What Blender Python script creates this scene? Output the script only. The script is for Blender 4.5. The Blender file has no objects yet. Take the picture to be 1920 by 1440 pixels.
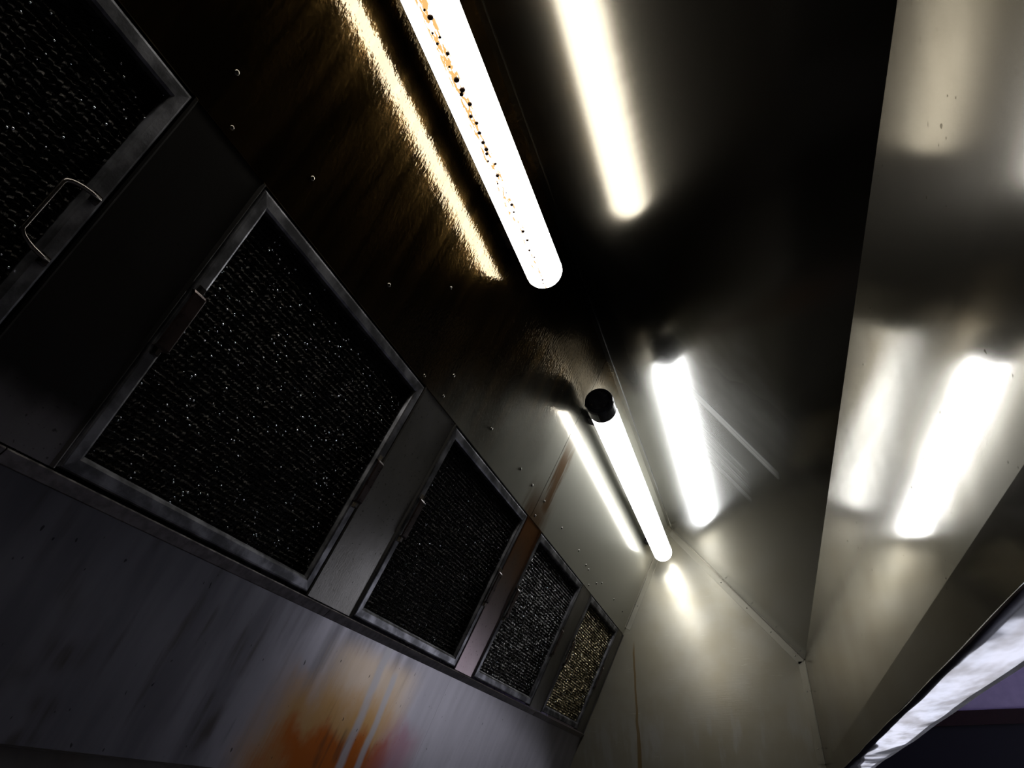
import bpy, bmesh, math, random
from mathutils import Matrix, Vector

# ------------------------------------------------------------------ camera, light, exposure
scene = bpy.context.scene
COL = scene.collection
ZC = 1.55                                   # eye height above the kitchen floor

cam_data = bpy.data.cameras.new('camera')
cam_data.sensor_width = 36.0
cam_data.lens = 1385.0 / 1920.0 * 36.0
cam_data.clip_start = 0.01
cam = bpy.data.objects.new('camera', cam_data)
COL.objects.link(cam)
W = ((0.29686709, -0.49528924, -0.81643034),
     (-0.95491756, -0.15535882, -0.25297449),
     (-0.00154411, 0.85472347, -0.51908131))
cam.matrix_world = Matrix.Translation((0, 0, ZC)) @ Matrix(W).to_4x4()
scene.camera = cam

world = bpy.data.worlds.new('world')
world.use_nodes = True
world.node_tree.nodes['Background'].inputs[0].default_value = (0.30, 0.33, 0.42, 1)
world.node_tree.nodes['Background'].inputs[1].default_value = 0.02
scene.world = world

TUBE_LIGHT = 14.0
WINDOW_LIGHT = 1.5
vs = scene.view_settings
vs.view_transform = 'Standard'
vs.look = 'None'
vs.exposure = 0.0
vs.gamma = 1.0
vs.use_curve_mapping = False

scene.cycles.max_bounces = 6
scene.cycles.adaptive_threshold = 0.03

# ------------------------------------------------------------------ object helpers
def link(name, mesh, parent=None, smooth=False):
    o = bpy.data.objects.new(name, mesh)
    COL.objects.link(o)
    if parent is not None:
        o.parent = parent
    if smooth and mesh is not None:
        for p in mesh.polygons:
            p.use_smooth = True
    return o

def tag(o, label=None, cat=None, group=None, kind=None):
    if label: o['label'] = label
    if cat: o['category'] = cat
    if group: o['group'] = group
    if kind: o['kind'] = kind
    return o

def empty(name, matrix=None, loc=None):
    o = bpy.data.objects.new(name, None)
    COL.objects.link(o)
    o.empty_display_size = 0.05
    if matrix is not None: o.matrix_world = matrix
    if loc is not None: o.location = loc
    return o

def mesh_from(name, verts, faces, mat, uvs=None, smooth=False):
    """uvs: one (u, v) per vertex"""
    me = bpy.data.meshes.new(name)
    me.from_pydata([tuple(v) for v in verts], [], faces)
    bm = bmesh.new(); bm.from_mesh(me)
    bmesh.ops.recalc_face_normals(bm, faces=bm.faces)
    bm.to_mesh(me); bm.free()
    if uvs is not None:
        lay = me.uv_layers.new(name='UVMap')
        for l in me.loops:
            lay.data[l.index].uv = uvs[l.vertex_index]
    me.materials.append(mat)
    if smooth:
        for p in me.polygons: p.use_smooth = True
    return me

def box_faces(o=0):
    return [(o+0,o+1,o+2,o+3),(o+7,o+6,o+5,o+4),(o+0,o+4,o+5,o+1),(o+1,o+5,o+6,o+2),(o+2,o+6,o+7,o+3),(o+3,o+7,o+4,o+0)]

def child_world(o, parent):
    """parent keeps the child's mesh in world coordinates"""
    o.parent = parent
    o.matrix_parent_inverse = parent.matrix_world.inverted()
    return o

# ------------------------------------------------------------------ the hood's cross-section (y towards the back, z up)
SB = Vector((0, 0.6725, ZC + 0.3097))       # lower edge of the filter slope
AP = Vector((0, 0.2550, ZC + 1.1135))       # ridge
FT = Vector((0, -0.1835, ZC + 0.5418))      # ceiling meets the front sheet
FB = Vector((0, -0.1835, ZC + 0.1990))      # lower fold of the front sheet
LE = Vector((0, -0.1890, ZC + 0.1482))      # lip edge
RG = Vector((0, -0.2652, ZC + 0.1482))      # outer rim edge
BB = Vector((0, 0.7800, ZC + 0.0820))       # lower edge of the back sheet
X0, X1 = -0.90, 3.05
EX = Vector((1, 0, 0))
EV = (AP - SB).normalized()                 # up the slope
EN = EX.cross(EV).normalized()              # into the hood
SLOPE = Matrix((( EX.x, EV.x, EN.x, 0), (EX.y, EV.y, EN.y, SB.y), (EX.z, EV.z, EN.z, SB.z), (0, 0, 0, 1)))
SLOPE_LEN = (AP - SB).length

# ------------------------------------------------------------------ material helpers
class NT:
    def __init__(self, name):
        self.m = bpy.data.materials.new(name)
        self.m.use_nodes = True
        self.t = self.m.node_tree
        self.t.nodes.clear()
        self.out = self.t.nodes.new('ShaderNodeOutputMaterial')
    def n(self, kind, **ins):
        nd = self.t.nodes.new(kind)
        for k, v in ins.items():
            if k.startswith('_'):
                setattr(nd, k[1:], v); continue
            key = int(k[1:]) if k[0] == 'i' and k[1:].isdigit() else k.replace('_', ' ')
            self.put(nd.inputs[key], v)
        return nd
    def put(self, sock, v):
        if isinstance(v, bpy.types.NodeSocket):
            self.t.links.new(v, sock)
        elif isinstance(v, (tuple, list)) and len(v) == 3 and sock.type == 'RGBA':
            sock.default_value = (*v, 1)
        else:
            sock.default_value = v
    def math(self, op, a, b=0.0, c=0.0, clamp=False):
        nd = self.t.nodes.new('ShaderNodeMath'); nd.operation = op; nd.use_clamp = clamp
        self.put(nd.inputs[0], a); self.put(nd.inputs[1], b); self.put(nd.inputs[2], c)
        return nd.outputs[0]
    def mul(self, a, b): return self.math('MULTIPLY', a, b)
    def add(self, a, b): return self.math('ADD', a, b)
    def sub(self, a, b): return self.math('SUBTRACT', a, b)
    def ramp(self, v, a, b, lo=0.0, hi=1.0):
        nd = self.t.nodes.new('ShaderNodeMapRange'); nd.interpolation_type = 'SMOOTHSTEP'
        self.put(nd.inputs[0], v)
        nd.inputs[1].default_value = a; nd.inputs[2].default_value = b
        nd.inputs[3].default_value = lo; nd.inputs[4].default_value = hi
        return nd.outputs[0]
    def band(self, v, a, b, soft):
        return self.mul(self.ramp(v, a - soft, a + soft), self.ramp(v, b - soft, b + soft, 1.0, 0.0))
    def uv(self):
        tc = self.t.nodes.new('ShaderNodeTexCoord')
        sp = self.t.nodes.new('ShaderNodeSeparateXYZ')
        self.t.links.new(tc.outputs['UV'], sp.inputs[0])
        return sp.outputs[0], sp.outputs[1]
    def obj(self):
        return self.t.nodes.new('ShaderNodeTexCoord').outputs['Object']
    def vec(self, x, y, z=0.0):
        nd = self.t.nodes.new('ShaderNodeCombineXYZ')
        self.put(nd.inputs[0], x); self.put(nd.inputs[1], y); self.put(nd.inputs[2], z)
        return nd.outputs[0]
    def noise(self, vec, scale=1.0, detail=3.0, rough=0.55):
        nd = self.t.nodes.new('ShaderNodeTexNoise')
        self.put(nd.inputs['Vector'], vec)
        nd.inputs['Scale'].default_value = scale
        nd.inputs['Detail'].default_value = detail
        nd.inputs['Roughness'].default_value = rough
        return nd.outputs[0]
    def mixc(self, f, a, b):
        nd = self.t.nodes.new('ShaderNodeMix'); nd.data_type = 'RGBA'
        self.put(nd.inputs[0], f); self.put(nd.inputs[6], a); self.put(nd.inputs[7], b)
        return nd.outputs[2]
    def mixf(self, f, a, b):
        nd = self.t.nodes.new('ShaderNodeMix'); nd.data_type = 'FLOAT'
        self.put(nd.inputs[0], f); self.put(nd.inputs[2], a); self.put(nd.inputs[3], b)
        return nd.outputs[0]
    def mixs(self, f, a, b):
        nd = self.t.nodes.new('ShaderNodeMixShader')
        self.put(nd.inputs[0], f)
        self.t.links.new(a, nd.inputs[1]); self.t.links.new(b, nd.inputs[2])
        return nd.outputs[0]
    def bump(self, h, strength, dist=0.001):
        nd = self.t.nodes.new('ShaderNodeBump')
        nd.inputs['Strength'].default_value = strength
        nd.inputs['Distance'].default_value = dist
        self.t.links.new(h, nd.inputs['Height'])
        return nd.outputs[0]
    def gloss(self, col, rough, normal=None, dist='GGX'):
        nd = self.t.nodes.new('ShaderNodeBsdfAnisotropic'); nd.distribution = dist
        self.put(nd.inputs['Color'], col); self.put(nd.inputs['Roughness'], rough)
        if normal is not None: self.t.links.new(normal, nd.inputs['Normal'])
        return nd.outputs[0]
    def diff(self, col, normal=None):
        nd = self.t.nodes.new('ShaderNodeBsdfDiffuse')
        self.put(nd.inputs['Color'], col)
        if normal is not None: self.t.links.new(normal, nd.inputs['Normal'])
        return nd.outputs[0]
    def finish(self, sh):
        self.t.links.new(sh, self.out.inputs[0])
        return self.m

def simple(name, col, rough=0.5, metallic=0.0, bump=0.0, bscale=60.0, var=0.25):
    t = NT(name)
    o = t.obj()
    n = t.noise(o, bscale, 4)
    p = t.t.nodes.new('ShaderNodeBsdfPrincipled')
    c = t.mixc(t.ramp(n, 0.3, 0.7), tuple(x * (1 - var) for x in col), tuple(min(1, x * (1 + var)) for x in col))
    t.put(p.inputs['Base Color'], c)
    t.put(p.inputs['Roughness'], t.ramp(n, 0.25, 0.75, rough * 0.8, min(1, rough * 1.2)))
    p.inputs['Metallic'].default_value = metallic
    if bump:
        t.t.links.new(t.bump(n, bump, 0.002), p.inputs['Normal'])
    return t.finish(p.outputs[0])

# sheet steel of the greasy filter slope: film of brown grease towards the near end
def mat_slope():
    t = NT('greasy_slope_steel')
    u, v = t.uv()
    blot = t.noise(t.vec(t.mul(u, 3), t.mul(v, 3)), 1, 4)
    film = t.ramp(t.add(t.sub(u, t.mul(t.sub(v, 0.5), 1.5)), t.mul(t.sub(blot, 0.5), 0.5)), 1.05, 1.65, 1.0, 0.0)      # 1 = thick grease
    streak = t.noise(t.vec(t.mul(u, 45), t.mul(v, 4)), 1, 4, 0.6)
    fine = t.noise(t.vec(t.mul(u, 260), t.mul(v, 60)), 1, 3)
    tail = t.noise(t.vec(t.mul(u, 30), t.mul(t.add(v, u), 3)), 1, 3)
    ripple = t.noise(t.vec(t.mul(u, 170), t.mul(v, 80)), 1, 2)
    # rust-brown run beside the sheet joint
    sx = t.add(u, t.mul(t.sub(v, 0.63), 0.10))
    wob = t.mul(t.sub(t.noise(t.vec(t.mul(u, 60), t.mul(v, 9)), 1, 3), 0.5), 0.10)
    run = t.mul(t.band(t.add(sx, wob), 1.712, 1.772, 0.02), t.mul(t.ramp(v, 0.40, 0.47), t.ramp(v, 0.58, 0.68, 1.0, 0.0)))
    run2 = t.mul(t.band(t.add(u, wob), 1.64, 1.80, 0.04), t.ramp(v, 0.42, 0.53, 0.9, 0.0))
    run = t.math('MAXIMUM', run, run2)
    col = t.mixc(film, (0.42, 0.41, 0.37), (0.30, 0.25, 0.18))
    col = t.mixc(t.mul(streak, 0.55), col, (0.10, 0.075, 0.04))
    col = t.mixc(t.mul(run, 0.80), col, (0.13, 0.070, 0.030))
    blackened = t.mul(t.band(u, 1.20, 1.735, 0.07), t.ramp(t.add(v, t.mul(t.sub(blot, 0.5), 0.06)), 0.69, 0.77))  # shade painted into the colour to kill a double-bounce glow by the lamp cap
    col = t.mixc(t.mul(blackened, 0.9), col, (0.020, 0.016, 0.010))
    h = t.add(t.mul(fine, 0.06), t.mul(t.mul(ripple, film), 1.6))
    nb = t.bump(h, 0.32, 0.0012)
    sharp = t.gloss(col, t.mixf(film, 0.13, 0.08), nb)
    bcol = t.mixc(film, (0.44, 0.43, 0.36), t.mixc(t.ramp(tail, 0.35, 0.7), (0.014, 0.008, 0.0015), (0.075, 0.043, 0.012)))
    bcol = t.mixc(t.mul(blackened, 0.9), bcol, (0.010, 0.008, 0.005))
    bcol = t.mixc(t.mul(run, 0.8), bcol, (0.13, 0.070, 0.030))
    broad = t.gloss(bcol, t.mixf(film, 0.44, 0.26), nb)
    sh = t.mixs(t.mixf(film, 0.55, 0.60), sharp, broad)
    sh = t.mixs(t.mixf(film, 0.20, 0.01), sh, t.diff(t.mixc(run, t.mixc(film, (0.42, 0.41, 0.34), (0.02, 0.013, 0.005)), (0.20, 0.09, 0.02))))
    return t.finish(sh)

def mat_ceiling():
    t = NT('ceiling_sheet_steel')
    u, v = t.uv()
    blot = t.noise(t.vec(t.mul(u, 4), t.mul(v, 4)), 1, 4)
    film = t.ramp(t.add(u, t.mul(t.sub(blot, 0.5), 0.6)), 1.0, 1.6, 1.0, 0.0)
    grain = t.noise(t.vec(t.mul(u, 500), t.mul(v, 120)), 1, 3)
    spk = t.noise(t.vec(t.mul(u, 700), t.mul(v, 700)), 1, 2)
    # wipe marks running across the sheet
    k = t.sub(u, t.mul(t.sub(0.34, v), 0.30))
    lines = t.ramp(t.noise(t.vec(t.mul(k, 420), t.mul(v, 3)), 1, 2), 0.40, 0.62)
    sc1 = t.mul(t.band(k, 1.435, 1.475, 0.004), t.band(v, 0.13, 0.40, 0.025))
    sc2 = t.mul(t.band(k, 1.60, 1.80, 0.01), t.band(v, 0.215, 0.40, 0.03))
    scf = t.math('MAXIMUM', t.mul(sc1, t.mixf(lines, 0.55, 1.0)), t.mul(t.mul(sc2, lines), 0.6))
    col = t.mixc(film, (0.66, 0.66, 0.64), (0.20, 0.185, 0.15))
    blackened = t.mul(t.band(u, 1.05, 1.74, 0.10), t.ramp(t.add(v, t.mul(t.sub(blot, 0.5), 0.06)), 0.54, 0.63))  # colour darkened near the ridge so less stray lamp glow bounces onto the slope
    col = t.mixc(t.mul(blackened, 0.9), col, (0.03, 0.026, 0.02))
    h = t.add(t.mul(grain, 0.4), t.mul(t.mul(spk, film), 1.2))
    nb = t.bump(h, 0.35, 0.00010)
    sharp = t.gloss(col, t.mixf(film, 0.15, 0.13), nb)
    broad = t.gloss(t.mixc(film, (0.16, 0.16, 0.155), (0.05, 0.045, 0.036)), t.mixf(film, 0.31, 0.25), nb)
    sh = t.mixs(t.mixf(film, 0.35, 0.5), sharp, broad)
    sh = t.mixs(t.mul(scf, 0.8), sh, t.gloss((0.75, 0.75, 0.72), 0.50))
    return t.finish(sh)

def mat_front():
    t = NT('front_sheet_steel')
    u, v = t.uv()
    blot = t.noise(t.vec(t.mul(u, 5), t.mul(v, 5)), 1, 4)
    grain = t.noise(t.vec(t.mul(u, 90), t.mul(v, 500)), 1, 3)
    spk = t.noise(t.vec(t.mul(u, 350), t.mul(v, 350)), 1, 2)
    spots = t.ramp(t.noise(t.vec(t.mul(u, 120), t.mul(v, 120)), 1, 1), 0.72, 0.78)
    col = t.mixc(t.ramp(blot, 0.3, 0.7), (0.54, 0.52, 0.48), (0.60, 0.59, 0.56))
    col = t.mixc(t.mul(spots, 0.7), col, (0.06, 0.05, 0.03))
    dent = t.noise(t.vec(t.mul(u, 7), t.mul(v, 9)), 1, 1)
    h = t.add(t.add(t.mul(grain, 0.3), t.mul(spk, 0.35)), t.mul(dent, 25.0))
    nb = t.bump(h, 0.22, 0.00005)
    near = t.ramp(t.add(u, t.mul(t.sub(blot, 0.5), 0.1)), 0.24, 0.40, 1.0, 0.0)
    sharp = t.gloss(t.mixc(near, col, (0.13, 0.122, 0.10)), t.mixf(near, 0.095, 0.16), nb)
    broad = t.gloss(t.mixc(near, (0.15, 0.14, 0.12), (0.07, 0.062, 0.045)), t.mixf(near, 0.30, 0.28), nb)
    sh = t.mixs(0.30, sharp, broad)
    sh = t.mixs(0.05, sh, t.diff((0.12, 0.11, 0.08)))
    return t.finish(sh)

def mat_end():
    t = NT('end_sheet_steel')
    u, v = t.uv()                                    # u = y, v = height above the eye
    blot = t.noise(t.vec(t.mul(u, 6), t.mul(v, 6)), 1, 4)
    brush = t.noise(t.vec(t.mul(u, 14), t.mul(v, 260)), 1, 4, 0.6)
    col = t.mixc(t.ramp(blot, 0.3, 0.72), (0.40, 0.365, 0.275), (0.47, 0.445, 0.375))
    # drip line of old grease
    wob = t.mul(t.sub(t.noise(t.vec(0.0, t.mul(v, 6)), 1, 2), 0.5), 0.022)
    d = t.math('ABSOLUTE', t.sub(t.add(u, wob), t.add(0.446, t.mul(t.sub(0.55, v), 0.03))))
    wid = t.ramp(v, 0.2, 0.45, 0.0075, 0.0035)
    drip = t.mul(t.math('LESS_THAN', d, wid), t.ramp(v, 0.60, 0.66, 1.0, 0.0))
    wipe = t.mul(t.ramp(brush, 0.60, 0.72), t.ramp(t.noise(t.vec(t.mul(u, 9), t.mul(v, 14)), 1, 2), 0.52, 0.66))
    light_wash = t.mul(t.ramp(t.noise(t.vec(t.mul(u, 22), t.mul(v, 5)), 1, 3), 0.50, 0.66), t.ramp(v, 0.50, 0.25))  # window light painted in as pale lavender streaks low on the sheet
    col = t.mixc(t.mul(light_wash, 0.35), col, (0.62, 0.63, 0.68))
    col = t.mixc(t.mul(drip, 0.75), col, (0.20, 0.11, 0.015))
    nb = t.bump(brush, 0.12, 0.0008)
    sharp = t.gloss(col, 0.20, nb)
    broad = t.gloss(t.mixc(0.5, col, (0.08, 0.075, 0.06)), 0.42, nb)
    sh = t.mixs(0.65, sharp, broad)
    dc = t.mixc(drip, t.mixc(wipe, (0.15, 0.138, 0.10), (0.42, 0.41, 0.37)), (0.10, 0.055, 0.006))
    sh = t.mixs(t.add(0.16, t.mul(wipe, 0.25)), sh, t.diff(dc))
    return t.finish(sh)

def mat_back():
    t = NT('stained_back_sheet_steel')
    u, v = t.uv()                                    # v = 0 at the gutter, negative downwards
    big = t.noise(t.vec(t.mul(u, 5), t.mul(v, 5)), 1, 4)
    stre = t.noise(t.vec(t.mul(u, 20), t.mul(v, 3.0)), 1, 4, 0.5)
    fine = t.noise(t.vec(t.mul(u, 240), t.mul(v, 14)), 1, 4)
    near = t.ramp(t.add(u, t.mul(t.sub(big, 0.5), 0.5)), 0.75, 1.35, 1.0, 0.0)
    col = t.mixc(t.mixf(t.ramp(u, 1.3, 1.65), t.ramp(stre, 0.35, 0.65), t.ramp(stre, 0.2, 0.8, 0.45, 0.8)), (0.22, 0.21, 0.225), (0.45, 0.435, 0.46))
    col = t.mixc(t.mul(near, 0.75), col, (0.14, 0.14, 0.155))
    # rust stains, and a blurred warm reflection painted in as orange tint
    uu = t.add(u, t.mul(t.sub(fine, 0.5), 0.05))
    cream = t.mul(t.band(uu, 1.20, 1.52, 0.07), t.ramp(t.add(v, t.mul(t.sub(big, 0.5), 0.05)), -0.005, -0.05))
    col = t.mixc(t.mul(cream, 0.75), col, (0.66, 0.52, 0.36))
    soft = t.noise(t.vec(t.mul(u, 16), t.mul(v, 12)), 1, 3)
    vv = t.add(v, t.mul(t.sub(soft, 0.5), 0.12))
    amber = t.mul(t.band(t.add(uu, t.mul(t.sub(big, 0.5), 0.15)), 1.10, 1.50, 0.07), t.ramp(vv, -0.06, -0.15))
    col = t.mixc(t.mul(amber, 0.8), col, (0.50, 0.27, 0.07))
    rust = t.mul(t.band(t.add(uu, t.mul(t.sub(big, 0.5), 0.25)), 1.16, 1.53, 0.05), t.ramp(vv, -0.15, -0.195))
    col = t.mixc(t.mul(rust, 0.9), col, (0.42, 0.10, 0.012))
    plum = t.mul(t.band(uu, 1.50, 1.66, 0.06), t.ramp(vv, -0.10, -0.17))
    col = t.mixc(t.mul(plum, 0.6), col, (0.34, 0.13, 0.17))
    # two wiped runs
    wob = t.mul(t.sub(t.noise(t.vec(3.0, t.mul(v, 9)), 1, 3), 0.5), 0.02)
    uw = t.add(t.add(u, wob), t.mul(v, 0.10))
    r1 = t.mul(t.band(uw, 1.350, 1.378, 0.007), t.ramp(soft, 0.25, 0.5, 0.6, 1.0))
    r2 = t.mul(t.band(uw, 1.420, 1.443, 0.006), t.ramp(v, -0.03, -0.05))
    col = t.mixc(t.mul(t.math('MAXIMUM', r1, r2), 0.85), col, (0.44, 0.43, 0.43))
    # brown runs from the gutter
    drk = t.mul(t.ramp(t.noise(t.vec(t.mul(u, 32), t.mul(v, 2.5)), 1, 4), 0.50, 0.68), t.ramp(t.noise(t.vec(t.mul(u, 7), t.mul(v, 9)), 1, 2), 0.45, 0.6))
    col = t.mixc(t.mul(drk, t.ramp(u, 1.3, 1.65, 0.65, 0.12)), col, (0.07, 0.058, 0.042))
    pit = t.ramp(t.noise(t.vec(t.mul(u, 120), t.mul(v, 60)), 1, 1), 0.74, 0.78)
    col = t.mixc(t.mul(pit, 0.8), col, (0.03, 0.03, 0.03))
    nb = t.bump(t.add(t.mul(fine, 0.1), stre), 0.15, 0.0006)
    sharp = t.gloss(col, 0.24, nb)
    broad = t.gloss(col, 0.45, nb)
    sh = t.mixs(0.5, sharp, broad)
    sh = t.mixs(0.25, sh, t.diff(col))
    return t.finish(sh)

def mat_plate():
    t = NT('divider_plate_steel')
    u, v = t.uv()
    blot = t.noise(t.vec(t.mul(u, 9), t.mul(v, 6)), 1, 4)
    fine = t.noise(t.vec(t.mul(u, 300), t.mul(v, 80)), 1, 3)
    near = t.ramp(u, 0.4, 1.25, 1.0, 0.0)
    orange = t.mul(t.band(u, 1.66, 1.84, 0.02), t.ramp(t.add(v, t.mul(t.sub(blot, 0.5), 0.3)), 0.10, 0.42))
    plum = t.mul(t.band(u, 1.66, 1.84, 0.02), t.ramp(v, 0.34, 0.05))
    col = t.mixc(t.ramp(blot, 0.3, 0.7), (0.22, 0.21, 0.19), (0.30, 0.29, 0.27))
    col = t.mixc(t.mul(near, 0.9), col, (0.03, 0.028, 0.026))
    col = t.mixc(t.mul(orange, 0.85), col, (0.30, 0.12, 0.03))
    col = t.mixc(t.mul(plum, 0.5), col, (0.42, 0.30, 0.34))
    shine = t.mul(t.band(u, 0.36, 0.54, 0.01), t.ramp(t.add(v, t.mul(t.sub(blot, 0.5), 0.08)), 0.085, 0.035))  # reflected shine painted in as lighter steel low on the nearest divider
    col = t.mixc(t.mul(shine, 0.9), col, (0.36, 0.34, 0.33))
    spot = t.ramp(t.noise(t.vec(t.mul(u, 150), t.mul(v, 150)), 1, 1), 0.66, 0.74)
    col = t.mixc(t.mul(spot, 0.6), col, (0.04, 0.035, 0.03))
    nb = t.bump(fine, 0.15, 0.0008)
    sh = t.mixs(0.4, t.gloss(col, 0.22, nb), t.gloss(col, 0.42, nb))
    sh = t.mixs(0.06, sh, t.diff(col))
    return t.finish(sh)

def mat_rim():
    t = NT('polished_rim_steel')
    u, v = t.uv()
    dent = t.noise(t.vec(t.mul(u, 3), t.mul(v, 9)), 1, 1.5, 0.5)
    smear = t.noise(t.vec(t.mul(u, 9), t.mul(v, 28)), 1, 3, 0.55)
    nb = t.bump(t.add(dent, t.mul(smear, 0.015)), 0.5, 0.014)
    col = t.mixc(t.ramp(smear, 0.35, 0.70), (0.72, 0.73, 0.76), (0.40, 0.39, 0.38))
    sh = t.mixs(0.2, t.gloss(col, 0.07, nb), t.gloss(col, 0.30, nb))
    return t.finish(sh)

def mat_filter_mesh():
    t = NT('grease_caked_mesh')
    o = t.obj()
    n = t.noise(o, 90, 4)
    f = t.noise(o, 900, 2)
    col = t.mixc(t.ramp(n, 0.35, 0.7), (0.010, 0.010, 0.011), (0.075, 0.070, 0.064))
    nb = t.bump(t.add(n, f), 0.6, 0.002)
    sh = t.mixs(0.35, t.gloss(col, 0.20, nb), t.diff(t.mixc(n, (0.006, 0.006, 0.006), (0.02, 0.017, 0.012))))
    return t.finish(sh)

def mat_clean_mesh(name='golden_grease_mesh', lo=(0.05, 0.038, 0.018), hi=(0.90, 0.80, 0.56)):
    t = NT(name)
    o = t.obj()
    n = t.noise(o, 60, 4)
    f = t.noise(o, 900, 2)
    col = t.mixc(t.ramp(n, 0.40, 0.68), lo, hi)
    nb = t.bump(t.add(n, f), 0.5, 0.002)
    sh = t.mixs(0.15, t.gloss(col, 0.22, nb), t.diff((0.05, 0.04, 0.025)))
    return t.finish(sh)

def mat_rail():
    t = NT('filter_rail_steel')
    o = t.obj()
    n = t.noise(o, 25, 4)
    f = t.noise(o, 350, 3)
    col = t.mixc(t.ramp(n, 0.38, 0.65), (0.12, 0.12, 0.125), (0.36, 0.36, 0.38))
    nb = t.bump(f, 0.2, 0.001)
    sh = t.mixs(0.5, t.gloss(col, 0.24, nb), t.gloss(col, 0.5, nb))
    sh = t.mixs(0.12, sh, t.diff(col))
    return t.finish(sh)

def mat_diffuser(stain):
    t = NT('stained_lamp_glass' if stain else 'lit_lamp_glass')
    em = t.t.nodes.new('ShaderNodeEmission')
    c = (1.0, 0.975, 0.93) if stain else (0.97, 0.98, 1.0)
    if stain:
        u, v = t.uv()                              # u along the tube, v = angle around it in degrees
        n = t.noise(t.vec(t.mul(u, 55), t.mul(v, 0.16)), 1, 3)
        near = t.ramp(u, 0.5, 1.05, 0.0, 0.12)
        m = t.mul(t.band(v, 252.0, 286.0, 7.0), t.ramp(t.sub(n, near), 0.40, 0.48))
        em.inputs[0].default_value = (1, 1, 1, 1)
        t.put(em.inputs[0], t.mixc(m, c, (0.070, 0.040, 0.014)))
    else:
        em.inputs[0].default_value = (*c, 1)
    em.inputs[1].default_value = TUBE_LIGHT
    return t.finish(em.outputs[0])

def mat_window_pane():
    t = NT('frosted_daylight_glass')
    em = t.t.nodes.new('ShaderNodeEmission')
    n = t.noise(t.obj(), 3, 3)
    t.put(em.inputs[0], t.mixc(n, (0.80, 0.84, 1.0), (0.92, 0.90, 1.0)))
    em.inputs[1].default_value = WINDOW_LIGHT
    return t.finish(em.outputs[0])

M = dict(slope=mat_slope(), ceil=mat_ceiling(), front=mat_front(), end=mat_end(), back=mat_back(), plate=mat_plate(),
         rim=mat_rim(), mesh=mat_filter_mesh(), gold=mat_clean_mesh(), mid=mat_clean_mesh('dark_silver_mesh', (0.012, 0.012, 0.013), (0.20, 0.20, 0.195)), rail=mat_rail(), glass1=mat_diffuser(True), glass2=mat_diffuser(False),
         pane=mat_window_pane(),
         trim=simple('corner_trim_steel', (0.26, 0.245, 0.20), 0.36, 1.0, 0.0, 5, 0.06),
         gutter=simple('gutter_steel', (0.26, 0.24, 0.23), 0.35, 1.0, 0.15, 80),
         rivet=simple('rivet_steel', (0.20, 0.19, 0.16), 0.18, 1.0),
         cap=simple('black_lamp_cap', (0.012, 0.012, 0.016), 0.22, 0.0),
         channel=simple('lamp_back_channel', (0.02, 0.02, 0.022), 0.4, 0.0),
         wire=simple('handle_wire', (0.20, 0.18, 0.16), 0.25, 1.0),
         strap=simple('dark_handle_strap', (0.045, 0.028, 0.024), 0.3, 0.6),
         drop=simple('brown_grease', (0.045, 0.018, 0.005), 0.12, 0.0),
         glint=simple('clear_grease', (0.80, 0.84, 0.92), 0.05, 1.0, 0.0, 60, 0.05),
         blackened=simple('soot_black', (0.008, 0.008, 0.008), 0.7),
         outer=simple('outer_hood_steel', (0.45, 0.45, 0.46), 0.3, 1.0),
         plaster=simple('lavender_plaster', (0.74, 0.64, 0.98), 0.8, 0.0, 0.1, 20, 0.06),
         darkwall=simple('dark_wall_cladding', (0.012, 0.012, 0.022), 0.6),
         redtrim=simple('dark_red_trim', (0.03, 0.009, 0.010), 0.5),
         tile=simple('grey_kitchen_floor', (0.20, 0.20, 0.23), 0.5, 0.0, 0.1, 30),
         brown=simple('brown_wall_tile', (0.10, 0.07, 0.045), 0.5, 0.0, 0.1, 30),
         frame=simple('window_frame_paint', (0.25, 0.25, 0.27), 0.5))

# ------------------------------------------------------------------ room shell
RX0, RX1, RY0, RY1, RH = -2.2, 6.0, -3.2, 0.95, 2.75
def slab(name, p0, p1, mat, parent=None):
    (x0, y0, z0), (x1, y1, z1) = p0, p1
    vs_ = [(x0,y0,z0),(x1,y0,z0),(x1,y1,z0),(x0,y1,z0),(x0,y0,z1),(x1,y0,z1),(x1,y1,z1),(x0,y1,z1)]
    me = mesh_from(name, vs_, box_faces(), mat)
    return link(name, me, parent)
T = 0.12
tag(slab('floor', (RX0-T, RY0-T, -T), (RX1+T, RY1+T, 0), M['tile']), 'grey kitchen floor below the hood', 'floor', kind='structure')
tag(slab('ceiling', (RX0-T, RY0-T, RH), (RX1+T, RY1+T, RH+T), M['plaster']), 'pale lavender room ceiling above the hood', 'ceiling', kind='structure')
tag(slab('wall_near', (RX0-T, RY0-T, 0), (RX0, RY1+T, RH), M['darkwall']), 'dark wall behind the camera', 'wall', kind='structure')
tag(slab('wall_front', (RX0, RY0-T, 0), (RX1, RY0, RH), M['darkwall']), 'dark room wall in front of the hood', 'wall', kind='structure')
tag(slab('wall_back', (RX0, RY1, 0), (RX1, RY1+T, RH), M['brown']), 'brown wall behind the hood', 'wall', kind='structure')
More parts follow.
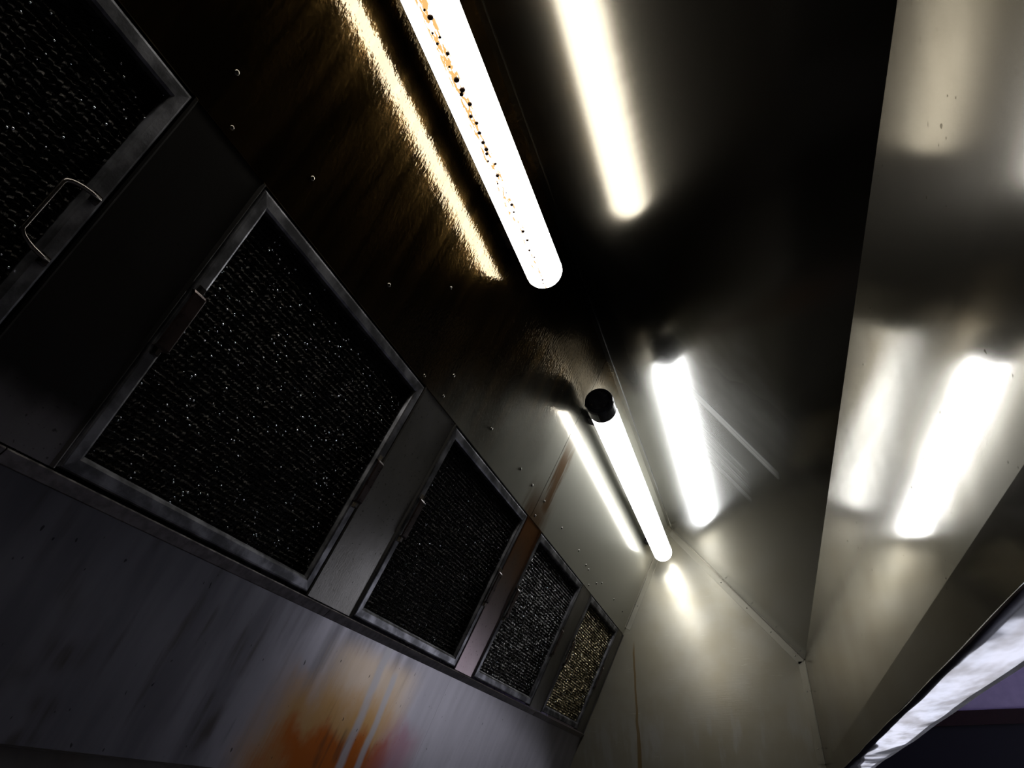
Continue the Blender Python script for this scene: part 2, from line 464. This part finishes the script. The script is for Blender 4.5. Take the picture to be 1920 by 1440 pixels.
# far wall with the window opening
EDGE = ZC + 0.690
WY0, WY1, WZ0, WZ1 = -2.30, -0.55, 0.25, 1.50
we = empty('wall_end', loc=(RX1, 0, 0))
tag(we, 'far wall, lavender above a dark red rail', 'wall', kind='structure')
def wpart(name, y0, y1, z0, z1, mat, x0=RX1, x1=RX1+T):
    return child_world(slab(name, (x0, y0, z0), (x1, y1, z1), mat), we)
bpy.context.view_layer.update()
wpart('upper_wall', RY0, RY1, EDGE, RH, M['plaster'])
wpart('dark_cladding', RY0, RY1, WZ1, EDGE - 0.09, M['darkwall'])
wpart('rail', RY0, RY1, EDGE - 0.09, EDGE, M['redtrim'], RX1 - 0.02)
wpart('dark_cladding', RY0, WY0, 0, WZ1, M['darkwall'])
wpart('dark_cladding', WY1, RY1, 0, WZ1, M['darkwall'])
wpart('dark_cladding', WY0, WY1, 0, WZ0, M['darkwall'])
wn = empty('window_1', loc=(RX1 + 0.03, (WY0+WY1)/2, WZ0))
tag(wn, 'bright frosted window low in the far wall', 'window', kind='structure')
bpy.context.view_layer.update()
for i in range(1):
    a = WY0; b = WY1
    child_world(slab('pane', (RX1+0.05, a+0.03, WZ0+0.05), (RX1+0.06, b-0.03, WZ1-0.05), M['pane']), wn)
for i in range(2):
    c = WY0 + (WY1-WY0)*i
    child_world(slab('frame_bar', (RX1+0.02, max(WY0, c-0.03), WZ0), (RX1+0.08, min(WY1, c+0.03), WZ1), M['frame']), wn)
for z in (WZ0, WZ1-0.05):
    for i in range(1):
        a = WY0; b = WY1
        child_world(slab('frame_bar', (RX1+0.02, a+0.03, z), (RX1+0.08, b-0.03, z+0.05), M['frame']), wn)

# unseen glowing panes in a frame, added to brighten the lavender far wall
w2 = empty('added_light_window', loc=(4.6, RY0 + 0.03, 0.9))
tag(w2, 'added glowing panes opposite the hood that brighten the far wall', 'window', kind='structure')
bpy.context.view_layer.update()
for i in range(2):
    a = 3.9 + 0.75*i
    child_world(slab('pane', (a+0.04, RY0+0.012, 0.95), (a+0.71, RY0+0.02, 2.15), M['pane']), w2)
for c in (3.9, 4.65, 5.4):
    child_world(slab('frame_bar', (c-0.04, RY0+0.001, 0.90), (c+0.04, RY0+0.05, 2.20), M['frame']), w2)
for z in (0.90, 2.15):
    for i in range(2):
        child_world(slab('frame_bar', (3.94+0.75*i, RY0+0.001, z), (4.61+0.75*i, RY0+0.05, z+0.05), M['frame']), w2)

# ------------------------------------------------------------------ the hood
hood = empty('kitchen_hood', loc=(1.075, 0.3, ZC + 0.082))
tag(hood, 'long stainless steel kitchen exhaust hood seen from below, greasy inside', 'hood')
bpy.context.view_layer.update()

def sheet(name, A, B, mat, x0=X0, x1=X1, th=0.0015, lift=0.0, parent=hood, v0=0.0, inward=None, nb=1):
    """flat sheet between profile points A and B, its seen face on the A-B line; inward = unit normal into the hood"""
    d = (B - A); L = d.length; d.normalize()
    n = EX.cross(d) if inward is None else inward
    a = A + n*lift; b = B + n*lift
    vs_ = []; uv = []
    for off in (0, -th):
        for (x, p, v) in ((x0,a,v0),(x1,a,v0),(x1,b,v0+L),(x0,b,v0+L)):
            vs_.append((x, p.y + n.y*off, p.z + n.z*off)); uv.append((x, v))
    o = link(name, mesh_from(name, vs_, box_faces(), mat, uv))
    return child_world(o, parent) if parent is hood else child_world(o, parent)

def sl(v): return SB + EV*v
FV0, FV1 = 0.0206, 0.4125                     # the filters' band up the slope
SEAM = 1.703
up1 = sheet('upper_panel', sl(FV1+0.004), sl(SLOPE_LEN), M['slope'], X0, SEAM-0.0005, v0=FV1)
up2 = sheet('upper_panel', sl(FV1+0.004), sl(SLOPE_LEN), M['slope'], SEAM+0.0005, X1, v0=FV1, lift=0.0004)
# joint strip behind the two sheets
sheet('joint_strip', sl(FV1+0.006), sl(SLOPE_LEN-0.004), M['blackened'], SEAM-0.02, SEAM+0.02, lift=-0.0025)
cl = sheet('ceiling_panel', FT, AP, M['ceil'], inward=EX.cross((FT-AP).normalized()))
fr = sheet('front_panel', FB, FT, M['front'], inward=Vector((0, 1, 0)))
lipn = EX.cross((FB-LE).normalized()); lipn = lipn if lipn.y > 0 else -lipn
sheet('inner_lip', LE, FB, M['front'], inward=lipn)

# bottom rim, gently crowned, and the outer fascia
def rim():
    seg = 6; vs_ = []; uv = []; fc = []
    xs = [X0 + (X1-X0)*i/120 for i in range(121)]
    for x in xs:
        for k in range(seg+1):
            f = k/seg
            y = LE.y + (RG.y-LE.y)*f
            z = LE.z - 0.003*math.sin(math.pi*f) - 0.0007*math.sin(x*7+2*f) - 0.0005*math.sin(x*17+5*f)
            vs_.append((x, y, z)); uv.append((x, f*0.07))
    w = seg+1
    for i in range(120):
        for k in range(seg):
            fc.append((i*w+k, (i+1)*w+k, (i+1)*w+k+1, i*w+k+1))
    me = mesh_from('bottom_rim', vs_, fc, M['rim'], uv, smooth=True)
    o = link('bottom_rim', me)
    md = o.modifiers.new('thickness', 'SOLIDIFY'); md.thickness = 0.002
    return child_world(o, hood)
rim()
OT = Vector((0, RG.y, ZC + 1.16))
sheet('outer_fascia', RG, OT, M['outer'], inward=Vector((0, 1, 0)))
sheet('roof_plate', Vector((0, 0.80, OT.z)), OT, M['outer'], inward=Vector((0, 0, -1)))
sheet('back_plate', Vector((0, 0.80, OT.z)), BB + Vector((0, 0.02, 0)), M['outer'], inward=Vector((0, -1, 0)))

# back sheets below the gutter, one seam
bdir = (SB - BB).normalized()
bn = EX.cross(bdir)
BL = (SB-BB).length
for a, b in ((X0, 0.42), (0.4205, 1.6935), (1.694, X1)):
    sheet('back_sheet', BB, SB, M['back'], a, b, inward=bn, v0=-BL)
sheet('back_sheet_fold', BB + Vector((0, 0.02, 0)), BB, M['gutter'], inward=Vector((0, 0, -1)))

# end sheets
def end_sheet(name, x, sgn, mat):
    prof = [(BB.y, BB.z), (SB.y, SB.z), (AP.y, AP.z), (FT.y, FT.z), (FB.y, FB.z), (LE.y, LE.z)]
    n = len(prof)
    vs_ = [(x, y, z) for y, z in prof] + [(x + sgn*0.0015, y, z) for y, z in prof]
    uv = [(y, z-ZC) for y, z in prof]*2
    fc = [tuple(range(n)), tuple(range(2*n-1, n-1, -1))] + [(i, (i+1) % n, n+(i+1) % n, n+i) for i in range(n)]
    return child_world(link(name, mesh_from(name, vs_, fc, mat, uv)), hood)
end_sheet('end_panel', X1, 1, M['end'])
end_sheet('end_panel', X0, -1, M['end'])

# ridge flange on the ceiling sheet
cdir = (AP-FT).normalized(); cn = EX.cross((FT-AP).normalized()); CLEN = (AP-FT).length
sheet('ridge_flange', FT + cdir*(CLEN-0.027), FT + cdir*(CLEN-0.001), M['ceil'], X0, X1-0.002, th=0.0015, lift=0.0018, inward=cn, v0=CLEN-0.027)

# corner trims on the far end: L-strips, each with its rivets
rivet_me = None
def rivet_mesh(r=0.0038, h=0.0022):
    vs_ = []; fc = []; S = 10
    for j, (rr, z) in enumerate(((1.0, 0.0), (0.92, 0.5), (0.6, 0.88))):
        for i in range(S):
            a = 2*math.pi*i/S
            vs_.append((math.cos(a)*r*rr, math.sin(a)*r*rr, z*h))
    vs_.append((0, 0, h))
    for j in range(2):
        for i in range(S):
            fc.append((j*S+i, j*S+(i+1) % S, (j+1)*S+(i+1) % S, (j+1)*S+i))
    for i in range(S): fc.append((2*S+i, 2*S+(i+1) % S, 3*S))
    return mesh_from('rivet', vs_, fc, M['rivet'], smooth=True)
RIV = rivet_mesh()
def put_rivet(pos, normal, parent, scale=1.0):
    o = link('rivet', RIV)
    q = Vector(normal).to_track_quat('Z', 'Y')
    o.matrix_world = Matrix.Translation(pos) @ q.to_matrix().to_4x4() @ Matrix.Diagonal((scale, scale, scale, 1))
    mw = o.matrix_world.copy()
    o.parent = parent
    o.matrix_parent_inverse = (PW[parent.name]).inverted()
    o.matrix_basis = mw
    return o
PW = {}
def world_of(o):
    PW[o.name] = o.parent.matrix_world @ o.matrix_parent_inverse @ o.matrix_basis if o.parent else o.matrix_world

def corner_trim(A, B, n, w=0.024, rivets=()):
    """strip along A-B lying on the sheet with inward normal n, and its twin on the end sheet"""
    d = (B-A).normalized(); L = (B-A).length; th = 0.002
    vs_ = []; uv = []
    for s in (0, L):
        p = A + d*s
        for (dx, dn) in ((0, 0.0005), (-w, 0.0005), (-w, th), (-th, th), (-th, w), (0-0.0004, w), (-0.0004, 0.0005)):
            q = p + Vector((X1, 0, 0)) + EX*dx + n*dn
            vs_.append(tuple(q)); uv.append((q.y, q.z-ZC))
    k = 7
    fc = [(i, (i+1) % k, k+(i+1) % k, k+i) for i in range(k)] + [tuple(range(k)), tuple(range(2*k-1, k-1, -1))]
    o = child_world(link('corner_trim', mesh_from('corner_trim', vs_, fc, M['trim'], uv)), hood)
    world_of(o)
    for s in rivets:
        p = A + d*s
        put_rivet(p + Vector((X1-w*0.55, 0, 0)) + n*(th), n, o, 0.7)
        put_rivet(p + Vector((X1-th, 0, 0)) + n*(w*0.55), (-1, 0, 0), o, 0.7)
    return o
corner_trim(FT + cdir*0.002, FT + cdir*(CLEN-0.03), cn, 0.026, (0.03, 0.145, 0.265, 0.40))
corner_trim(FB, FT - Vector((0, 0, 0.004)), Vector((0, 1, 0)), 0.024, (0.05, 0.235))
corner_trim(sl(FV1+0.03), sl(SLOPE_LEN-0.02), EN, 0.020, (0.10, 0.36))

# rivets of the upper panels
world_of(up1); world_of(up2)
for x in (0.0, 0.205, 0.414, 0.579, 0.81, 1.091, 1.314, 1.528, 1.627):
    put_rivet(Vector((x, 0, 0)) + sl(0.477), EN, up1)
for x, v in ((0.45, 0.429), (0.948, 0.577), (1.011, 0.428), (1.095, 0.433)):
    put_rivet(Vector((x, 0, 0)) + sl(v), EN, up1, 0.85)
for x, v in ((1.738, 0.478), (1.725, 0.431), (1.933, 0.474), (2.143, 0.476), (2.262, 0.466), (2.304, 0.464), (2.37, 0.43), (2.443, 0.457), (2.498, 0.475), (2.72, 0.476), (2.90, 0.476)):
    put_rivet(Vector((x, 0, 0)) + sl(v) + EN*0.0004, EN, up2)

# dividers between the filters, blanks at both ends, retaining lip above and gutter below
FIL = [(-0.102, 'a'), (0.530, 'b'), (1.180, 'c'), (1.803, 'd'), (2.436, 'e')]
FWID = 0.495
gaps = [(X0, FIL[0][0])] + [(FIL[i][0]+FWID, FIL[i+1][0]) for i in range(4)] + [(FIL[4][0]+FWID, X1)]
def divider(a, b):
    a += 0.002; b -= 0.002
    prof = [(0, -0.010), (0, 0.004), (0.0025, 0.0055), (0.006, 0.0025), (b-a-0.006, 0.0025), (b-a-0.0025, 0.0055), (b-a, 0.004), (b-a, -0.010)]
    vs_ = []; uv = []
    for v in (FV0-0.003, FV1+0.002):
        for dx, dn in prof:
            p = Vector((a+dx, 0, 0)) + sl(v) + EN*dn
            vs_.append(tuple(p)); uv.append((a+dx, v))
    k = len(prof)
    fc = [(i, (i+1) % k, k+(i+1) % k, k+i) for i in range(k)] + [tuple(range(k)), tuple(range(2*k-1, k-1, -1))]
    return child_world(link('divider_plate', mesh_from('divider_plate', vs_, fc, M['plate'], uv)), hood)
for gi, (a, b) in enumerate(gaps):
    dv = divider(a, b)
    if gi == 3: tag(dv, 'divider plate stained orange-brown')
def bar(name, prof, xa, xb, mat):
    """prism along x; prof in (v up the slope, n into the hood)"""
    vs_ = []; uv = []
    for x in (xa, xb):
        for v, dn in prof:
            p = Vector((x, 0, 0)) + sl(v) + EN*dn
            vs_.append(tuple(p)); uv.append((x, v))
    k = len(prof)
    fc = [(i, (i+1) % k, k+(i+1) % k, k+i) for i in range(k)] + [tuple(range(k)), tuple(range(2*k-1, k-1, -1))]
    return child_world(link(name, mesh_from(name, vs_, fc, mat, uv)), hood)
for a, b in ((X0, SEAM-0.006), (SEAM-0.003, X1-0.022)):
    bar('retaining_lip', [(FV1+0.0025, -0.004), (FV1+0.0025, 0.003), (FV1+0.0032, 0.004), (FV1+0.0045, 0.004), (FV1+0.005, 0.0015), (FV1+0.005, -0.004)], a, b, M['slope'])
joints = [X0, -0.15, 0.47, 1.102, 1.740, 2.37, X1-0.002]
for a, b in zip(joints[:-1], joints[1:]):
    bar('gutter_section', [(-0.001, 0.0005), (-0.001, 0.002), (0.0, 0.003), (FV0-0.0065, 0.0085), (FV0-0.005, 0.0078), (FV0-0.005, -0.004), (0.004, -0.004)], a+0.0008, b-0.0008, M['gutter'])
# dark plenum behind the filters
sheet('plenum_plate', sl(FV0), sl(FV1), M['blackened'], X0, X1-0.01, lift=-0.045)

# ------------------------------------------------------------------ mesh filters (built once, copied)
FH = FV1 - FV0
RW = 0.021
def rail_mesh(L):
    prof = [(0.0, -0.020), (0.0, 0.001), (0.0020, 0.004), (0.004, 0.0045), (RW-0.005, 0.0045), (RW-0.002, 0.0030), (RW, -0.002), (RW, -0.020)]
    k = len(prof); vs_ = []
    for end in (0, 1):
        for d, h in prof:
            vs_.append((d if end == 0 else L-d, d, h))
    fc = [(i, (i+1) % k, k+(i+1) % k, k+i) for i in range(k)] + [tuple(range(k)), tuple(range(2*k-1, k-1, -1))]
    return mesh_from('frame_rail', vs_, fc, M['rail'])
RAIL_W, RAIL_H = rail_mesh(FWID), rail_mesh(FH)
HAF = Matrix.Rotation(math.pi, 4, 'Z')
RAIL_PLACES = [
    (RAIL_W, Matrix.Identity(4)),                                                    # bottom
    (RAIL_W, Matrix.Translation((FWID, FH, 0)) @ HAF),                               # top
    (RAIL_H, Matrix.Translation((0, FH, 0)) @ Matrix.Rotation(-math.pi/2, 4, 'Z')),  # left
    (RAIL_H, Matrix.Translation((FWID, 0, 0)) @ Matrix.Rotation(math.pi/2, 4, 'Z')), # right
]
def screen_mesh(mat, seed, sd=22):
    """knitted screen: staggered rows of short slanted strands in three layers"""
    r = random.Random(seed)
    vs_ = []; fc = []
    for layer in range(3):
        z0 = -0.004 - layer*0.0050
        pitch = 0.0080; step = 0.0066
        rows = int((FH-2*RW)/pitch)+1
        cols = int((FWID-2*RW)/step)+1
        for j in range(rows+1):
            v = RW - 0.002 + j*pitch + (pitch/2 if layer % 2 else 0)
            for i in range(cols+1):
                x = RW - 0.003 + (i + (0.5 if (j+layer) % 2 else 0.0))*step + r.uniform(-.0005, .0005)
                if x > FWID-RW+0.002: continue
                y = min(max(v + r.uniform(-.0006, .0006), RW-0.003), FH-RW+0.003)
                z = z0 + r.uniform(-.0008, .0008)
                tilt = math.radians(r.gauss(-42, sd)); yaw = math.radians(r.gauss(14, 12)); rise = r.uniform(-.0009, .0009)
                hl = 0.0031; hw = 0.0017
                cx, sx = math.cos(yaw)*hl, math.sin(yaw)*hl
                wy, wz = math.cos(tilt)*hw, math.sin(tilt)*hw
                o = len(vs_)
                vs_ += [(x-cx, y-sx-wy, z-wz-rise), (x+cx, y+sx-wy, z-wz+rise), (x+cx*0.9, y+sx+wy, z+wz+rise), (x-cx*0.9, y-sx+wy, z+wz-rise),
                        (x, y-wy*0.4, z-wz*0.4+0.0009)]
                fc += [(o, o+1, o+4), (o+1, o+2, o+4), (o+2, o+3, o+4), (o+3, o, o+4)]
    return mesh_from('mesh_screen', vs_, fc, mat)
SCR_DARK = screen_mesh(M['mesh'], 3)
SCR_GOLD = screen_mesh(M['gold'], 5, 15)
SCR_MID = screen_mesh(M['mid'], 9, 14)
def blobs(name, pts, mat, sub=1):
    """many small round drops in one mesh: pts = (x, y, z, radius)"""
    bm = bmesh.new()
    bmesh.ops.create_icosphere(bm, subdivisions=sub, radius=1.0)
    base = [v.co.copy() for v in bm.verts]; fcs = [tuple(v.index for v in f.verts) for f in bm.faces]
    bm.free()
    vs_ = []; fc = []
    for x, y, z, r in pts:
        o = len(vs_)
        vs_ += [(x+b.x*r, y+b.y*r, z+b.z*r*0.8) for b in base]
        fc += [tuple(o+i for i in f) for f in fcs]
    return mesh_from(name, vs_, fc, mat, smooth=True)
def drop_mesh(seed, n):
    r = random.Random(seed)
    return blobs('grease_drops', [(r.uniform(RW, FWID-RW), r.uniform(RW, FH-RW), r.uniform(-0.003, -0.0015), r.choice((0.0006, 0.0009, 0.0014))*r.uniform(0.8, 1.2)) for _ in range(n)], M['glint'], 2)
DROPS = [drop_mesh(11, 200), drop_mesh(12, 420), drop_mesh(13, 120), drop_mesh(14, 220), drop_mesh(15, 90)]
BACKING = mesh_from('filter_backing', [(0.004,0.004,-0.030),(FWID-0.004,0.004,-0.030),(FWID-0.004,FH-0.004,-0.030),(0.004,FH-0.004,-0.030),
                                       (0.004,0.004,-0.021),(FWID-0.004,0.004,-0.021),(FWID-0.004,FH-0.004,-0.021),(0.004,FH-0.004,-0.021)], box_faces(), M['blackened'])
def tube_path(name, pts, r, mat, S=8):
    vs_ = []; fc = []
    n = len(pts)
    for i, p in enumerate(pts):
        d = (pts[min(i+1, n-1)] - pts[max(i-1, 0)]).normalized()
        a = d.orthogonal().normalized() if i == 0 else (prev - d*prev.dot(d)).normalized()
        prev = a; b = d.cross(a)
        for k in range(S):
            t = 2*math.pi*k/S
            vs_.append(tuple(p + a*math.cos(t)*r + b*math.sin(t)*r))
    for i in range(n-1):
        for k in range(S):
            fc.append((i*S+k, i*S+(k+1) % S, (i+1)*S+(k+1) % S, (i+1)*S+k))
    fc += [tuple(range(S-1, -1, -1)), tuple((n-1)*S+k for k in range(S))]
    return mesh_from(name, vs_, fc, mat, smooth=True)
def handle_mesh(reach, half, lift):
    """folded bail handle at x = 0, its loop reaching sideways over the mesh"""
    pts = []
    for i in range(7):                                   # lower bend
        a = math.pi/2*i/6
        pts.append(Vector((reach*math.sin(a)*0.9, -half + (half*0.28)*(1-math.cos(a)), lift)))
    pts = [Vector((0, -half, -0.001))] + pts
    up = [Vector((p.x, -p.y, p.z)) for p in reversed(pts)]
    return tube_path('handle', pts + up, 0.0024, M['wire'])
HH = 0.039
HANDLE_WIDE = handle_mesh(0.040, HH, 0.007)
def strap_mesh():
    """bail handle folded flat over the rail: a thin bent strap"""
    prof = [(-HH, -0.0005), (-HH, 0.004), (-HH+0.003, 0.0065), (HH-0.003, 0.0065), (HH, 0.004), (HH, -0.0005)]
    vs_ = []; fc = []
    for k, (y, z) in enumerate(prof):
        for x in (-0.0095, -0.0075, 0.0085, 0.0105):
            vs_.append((x, y, z + (0.0012 if abs(x) < 0.009 else 0.0)))
            vs_.append((x, y, z - 0.0012))
    for k in range(len(prof)-1):
        o, n = k*8, (k+1)*8
        for j in range(3):
            fc.append((o+2*j, o+2*j+2, n+2*j+2, n+2*j))
            fc.append((o+2*j+1, n+2*j+1, n+2*j+3, o+2*j+3))
        fc.append((o, n, n+1, o+1)); fc.append((o+6, o+7, n+7, n+6))
    for k in (0, len(prof)-1):
        o = k*8
        for j in range(3): fc.append((o+2*j, o+2*j+1, o+2*j+3, o+2*j+2))
    return mesh_from('handle', vs_, fc, M['strap'])
HANDLE_FLAT = strap_mesh()
LUG = mesh_from('handle_lug', *(lambda: ([(-0.005,-0.006,0),(0.005,-0.006,0),(0.005,0.006,0),(-0.005,0.006,0),(-0.003,-0.004,0.006),(0.003,-0.004,0.006),(0.003,0.004,0.006),(-0.003,0.004,0.006)], box_faces()))(), M['wire'])

FLABEL = ['grease-black mesh filter with a looped handle, cut off by the top left corner',
          'largest whole mesh filter in view, black with scattered glinting grease drops',
          'black mesh filter just left of the orange-brown divider plate',
          'black mesh filter with bright glints just right of the orange-brown divider plate',
          'golden-speckled mesh filter nearest the far end panel']
for idx, (fx, _) in enumerate(FIL):
    m = SLOPE @ Matrix.Translation((fx, FV0, 0.0005))
    root = empty('mesh_filter', matrix=m)
    tag(root, FLABEL[idx], 'grease filter', 'mesh grease filters along the hood slope')
    for me, pl in RAIL_PLACES:
        o = link('frame_rail', me, root); o.matrix_local = pl
    s = link('mesh_screen', (SCR_DARK, SCR_DARK, SCR_DARK, SCR_MID, SCR_GOLD)[idx], root); tag(s, kind='stuff')
    d = link('grease_drops', DROPS[idx], root); tag(d, 'glinting clear grease drops', kind='stuff')
    link('filter_backing', BACKING, root)
    for side in (0, 1):
        wide = (idx == 0 and side == 1)
        h = link('handle', HANDLE_WIDE if wide else HANDLE_FLAT, root)
        hy = FH*0.505
        h.matrix_local = Matrix.Translation((RW*0.5 if side == 0 else FWID-RW*0.5, hy, 0.0050)) @ (Matrix.Identity(4) if side == 0 else Matrix.Rotation(math.pi, 4, 'Z'))
        for q in (-1, 1):
            lg = link('handle_lug', LUG, root)
            lg.matrix_local = Matrix.Translation((RW*0.5 if side == 0 else FWID-RW*0.5, hy + q*(HH + (0.0 if wide else 0.004)), 0.0042))

# ------------------------------------------------------------------ lamps
TD, TTH = 0.992, math.radians(106.13)
TY, TZ = -TD*math.cos(TTH), ZC + TD*math.sin(TTH)
TR = 0.0365
LIT0, LIT1 = 210.0, 454.0                      # lit arc, degrees in the (front, up) plane
def arc_pt(x, deg, r):
    a = math.radians(deg)
    return (x, -math.cos(a)*r, math.sin(a)*r)  # local to the lamp axis
def shell(name, xs, d0, d1, seg, mat, smooth=True):
    """part of a tube between two angles; the far end closes in a rounded dome"""
    vs_ = []; uv = []; fc = []
    rings = []
    for x, rr in xs: rings.append((x, rr))
    for x, rr in rings:
        for k in range(seg+1):
            dg = d0 + (d1-d0)*k/seg
            vs_.append(arc_pt(x, dg, rr)); uv.append((x, dg))
    w = seg+1
    for i in range(len(rings)-1):
        for k in range(seg):
            fc.append((i*w+k, (i+1)*w+k, (i+1)*w+k+1, i*w+k+1))
    return mesh_from(name, vs_, fc, mat, uv, smooth=smooth)
LLEN = 1.285
def lamp(x_end, label, glass, stain):
    xs0 = x_end - LLEN
    root = empty('tube_lamp', loc=(xs0, TY, TZ))
    tag(root, label, 'lamp', 'vapour-tight tube lamps under the ridge')
    prof = [(0.035, TR), (0.4, TR), (0.8, TR), (LLEN-0.030, TR)]
    dome = [(LLEN-0.030 + 0.030*math.sin(a), TR*math.cos(a)) for a in [math.pi/2*i/7 for i in range(1, 8)]]
    dome[-1] = (LLEN, 0.0004)
    g = shell('lamp_glass', prof + dome, LIT0, LIT1, 40, glass)
    if stain:                                   # stain pattern runs in hood coordinates
        for d in g.uv_layers[0].data: d.uv.x += xs0
    link('lamp_glass', g, root)
    ch = shell('back_channel', prof + dome, LIT1 - 360, LIT0, 20, M['channel'])
    link('back_channel', ch, root)
    # near cap: dark drum with rounded rim and a recessed face
    cp = [(-0.012, 0.0005), (-0.012, 0.026), (-0.009, 0.0285), (-0.012, 0.030), (-0.008, 0.0365), (0.0, 0.0385), (0.040, 0.0385), (0.046, 0.0372), (0.046, 0.0345)]
    link('end_cap', shell('end_cap', cp, 0, 360, 40, M['cap'], smooth=False), root)
    SM = blobs('cap_screw', [(0, 0, 0, 0.0026)], M['rivet'], 2)
    for dg in (60.0, 215.0):
        o = link('cap_screw', SM, root); o.location = arc_pt(-0.0125, dg, 0.0215)
    rg = [(LLEN-0.036, TR+0.0002), (LLEN-0.036, TR+0.0012), (LLEN-0.033, TR+0.0012), (LLEN-0.033, TR+0.0002)]
    link('clip_ring', shell('clip_ring', rg, LIT1-360-25, LIT0+8, 16, M['rivet']), root)
    # feet that carry the lamp on the slope
    nloc = Vector((0, EN.y, EN.z)); vloc = Vector((0, EV.y, EV.z))
    gap = (Vector((0, TY, TZ)) - SB).dot(EN)
    for fx in (0.12, LLEN-0.12):
        vs_ = []
        for dn in (-gap + 0.0006, -TR + 0.004):
            for dx, dv in ((-0.02, -0.012), (0.02, -0.012), (0.02, 0.012), (-0.02, 0.012)):
                p = Vector((fx+dx, 0, 0)) + nloc*dn + vloc*dv
                vs_.append(tuple(p))
        link('mounting_foot', mesh_from('mounting_foot', vs_, box_faces(), M['channel']), root)
    if stain:
        r = random.Random(21); pts = []
        x = 0.10
        while x < LLEN-0.03:
            near = 1.0 - max(0, min(1, (x + xs0 - 0.45)/0.75))
            sz = r.choice((0.0024, 0.0036, 0.0050))*r.uniform(0.8, 1.15)*(0.42 + 0.58*near)
            dg = 271 + r.uniform(-8, 8)
            p = arc_pt(x, dg, TR + sz*0.2)
            pts.append((p[0], p[1], p[2], sz))
            x += r.uniform(0.006, 0.026)*(1.5 - 0.5*near)
        o = link('grease_drops', blobs('grease_drops', pts, M['drop'], 2), root)
        tag(o, 'brown grease drops hanging under the glass', kind='stuff')
    return root
lamp(1.135, 'nearer glowing tube lamp, glass spotted with brown grease drops, cut off by the top edge', M['glass1'], True)
lamp(2.938, 'farther clean glowing tube lamp with a round black end cap', M['glass2'], False)
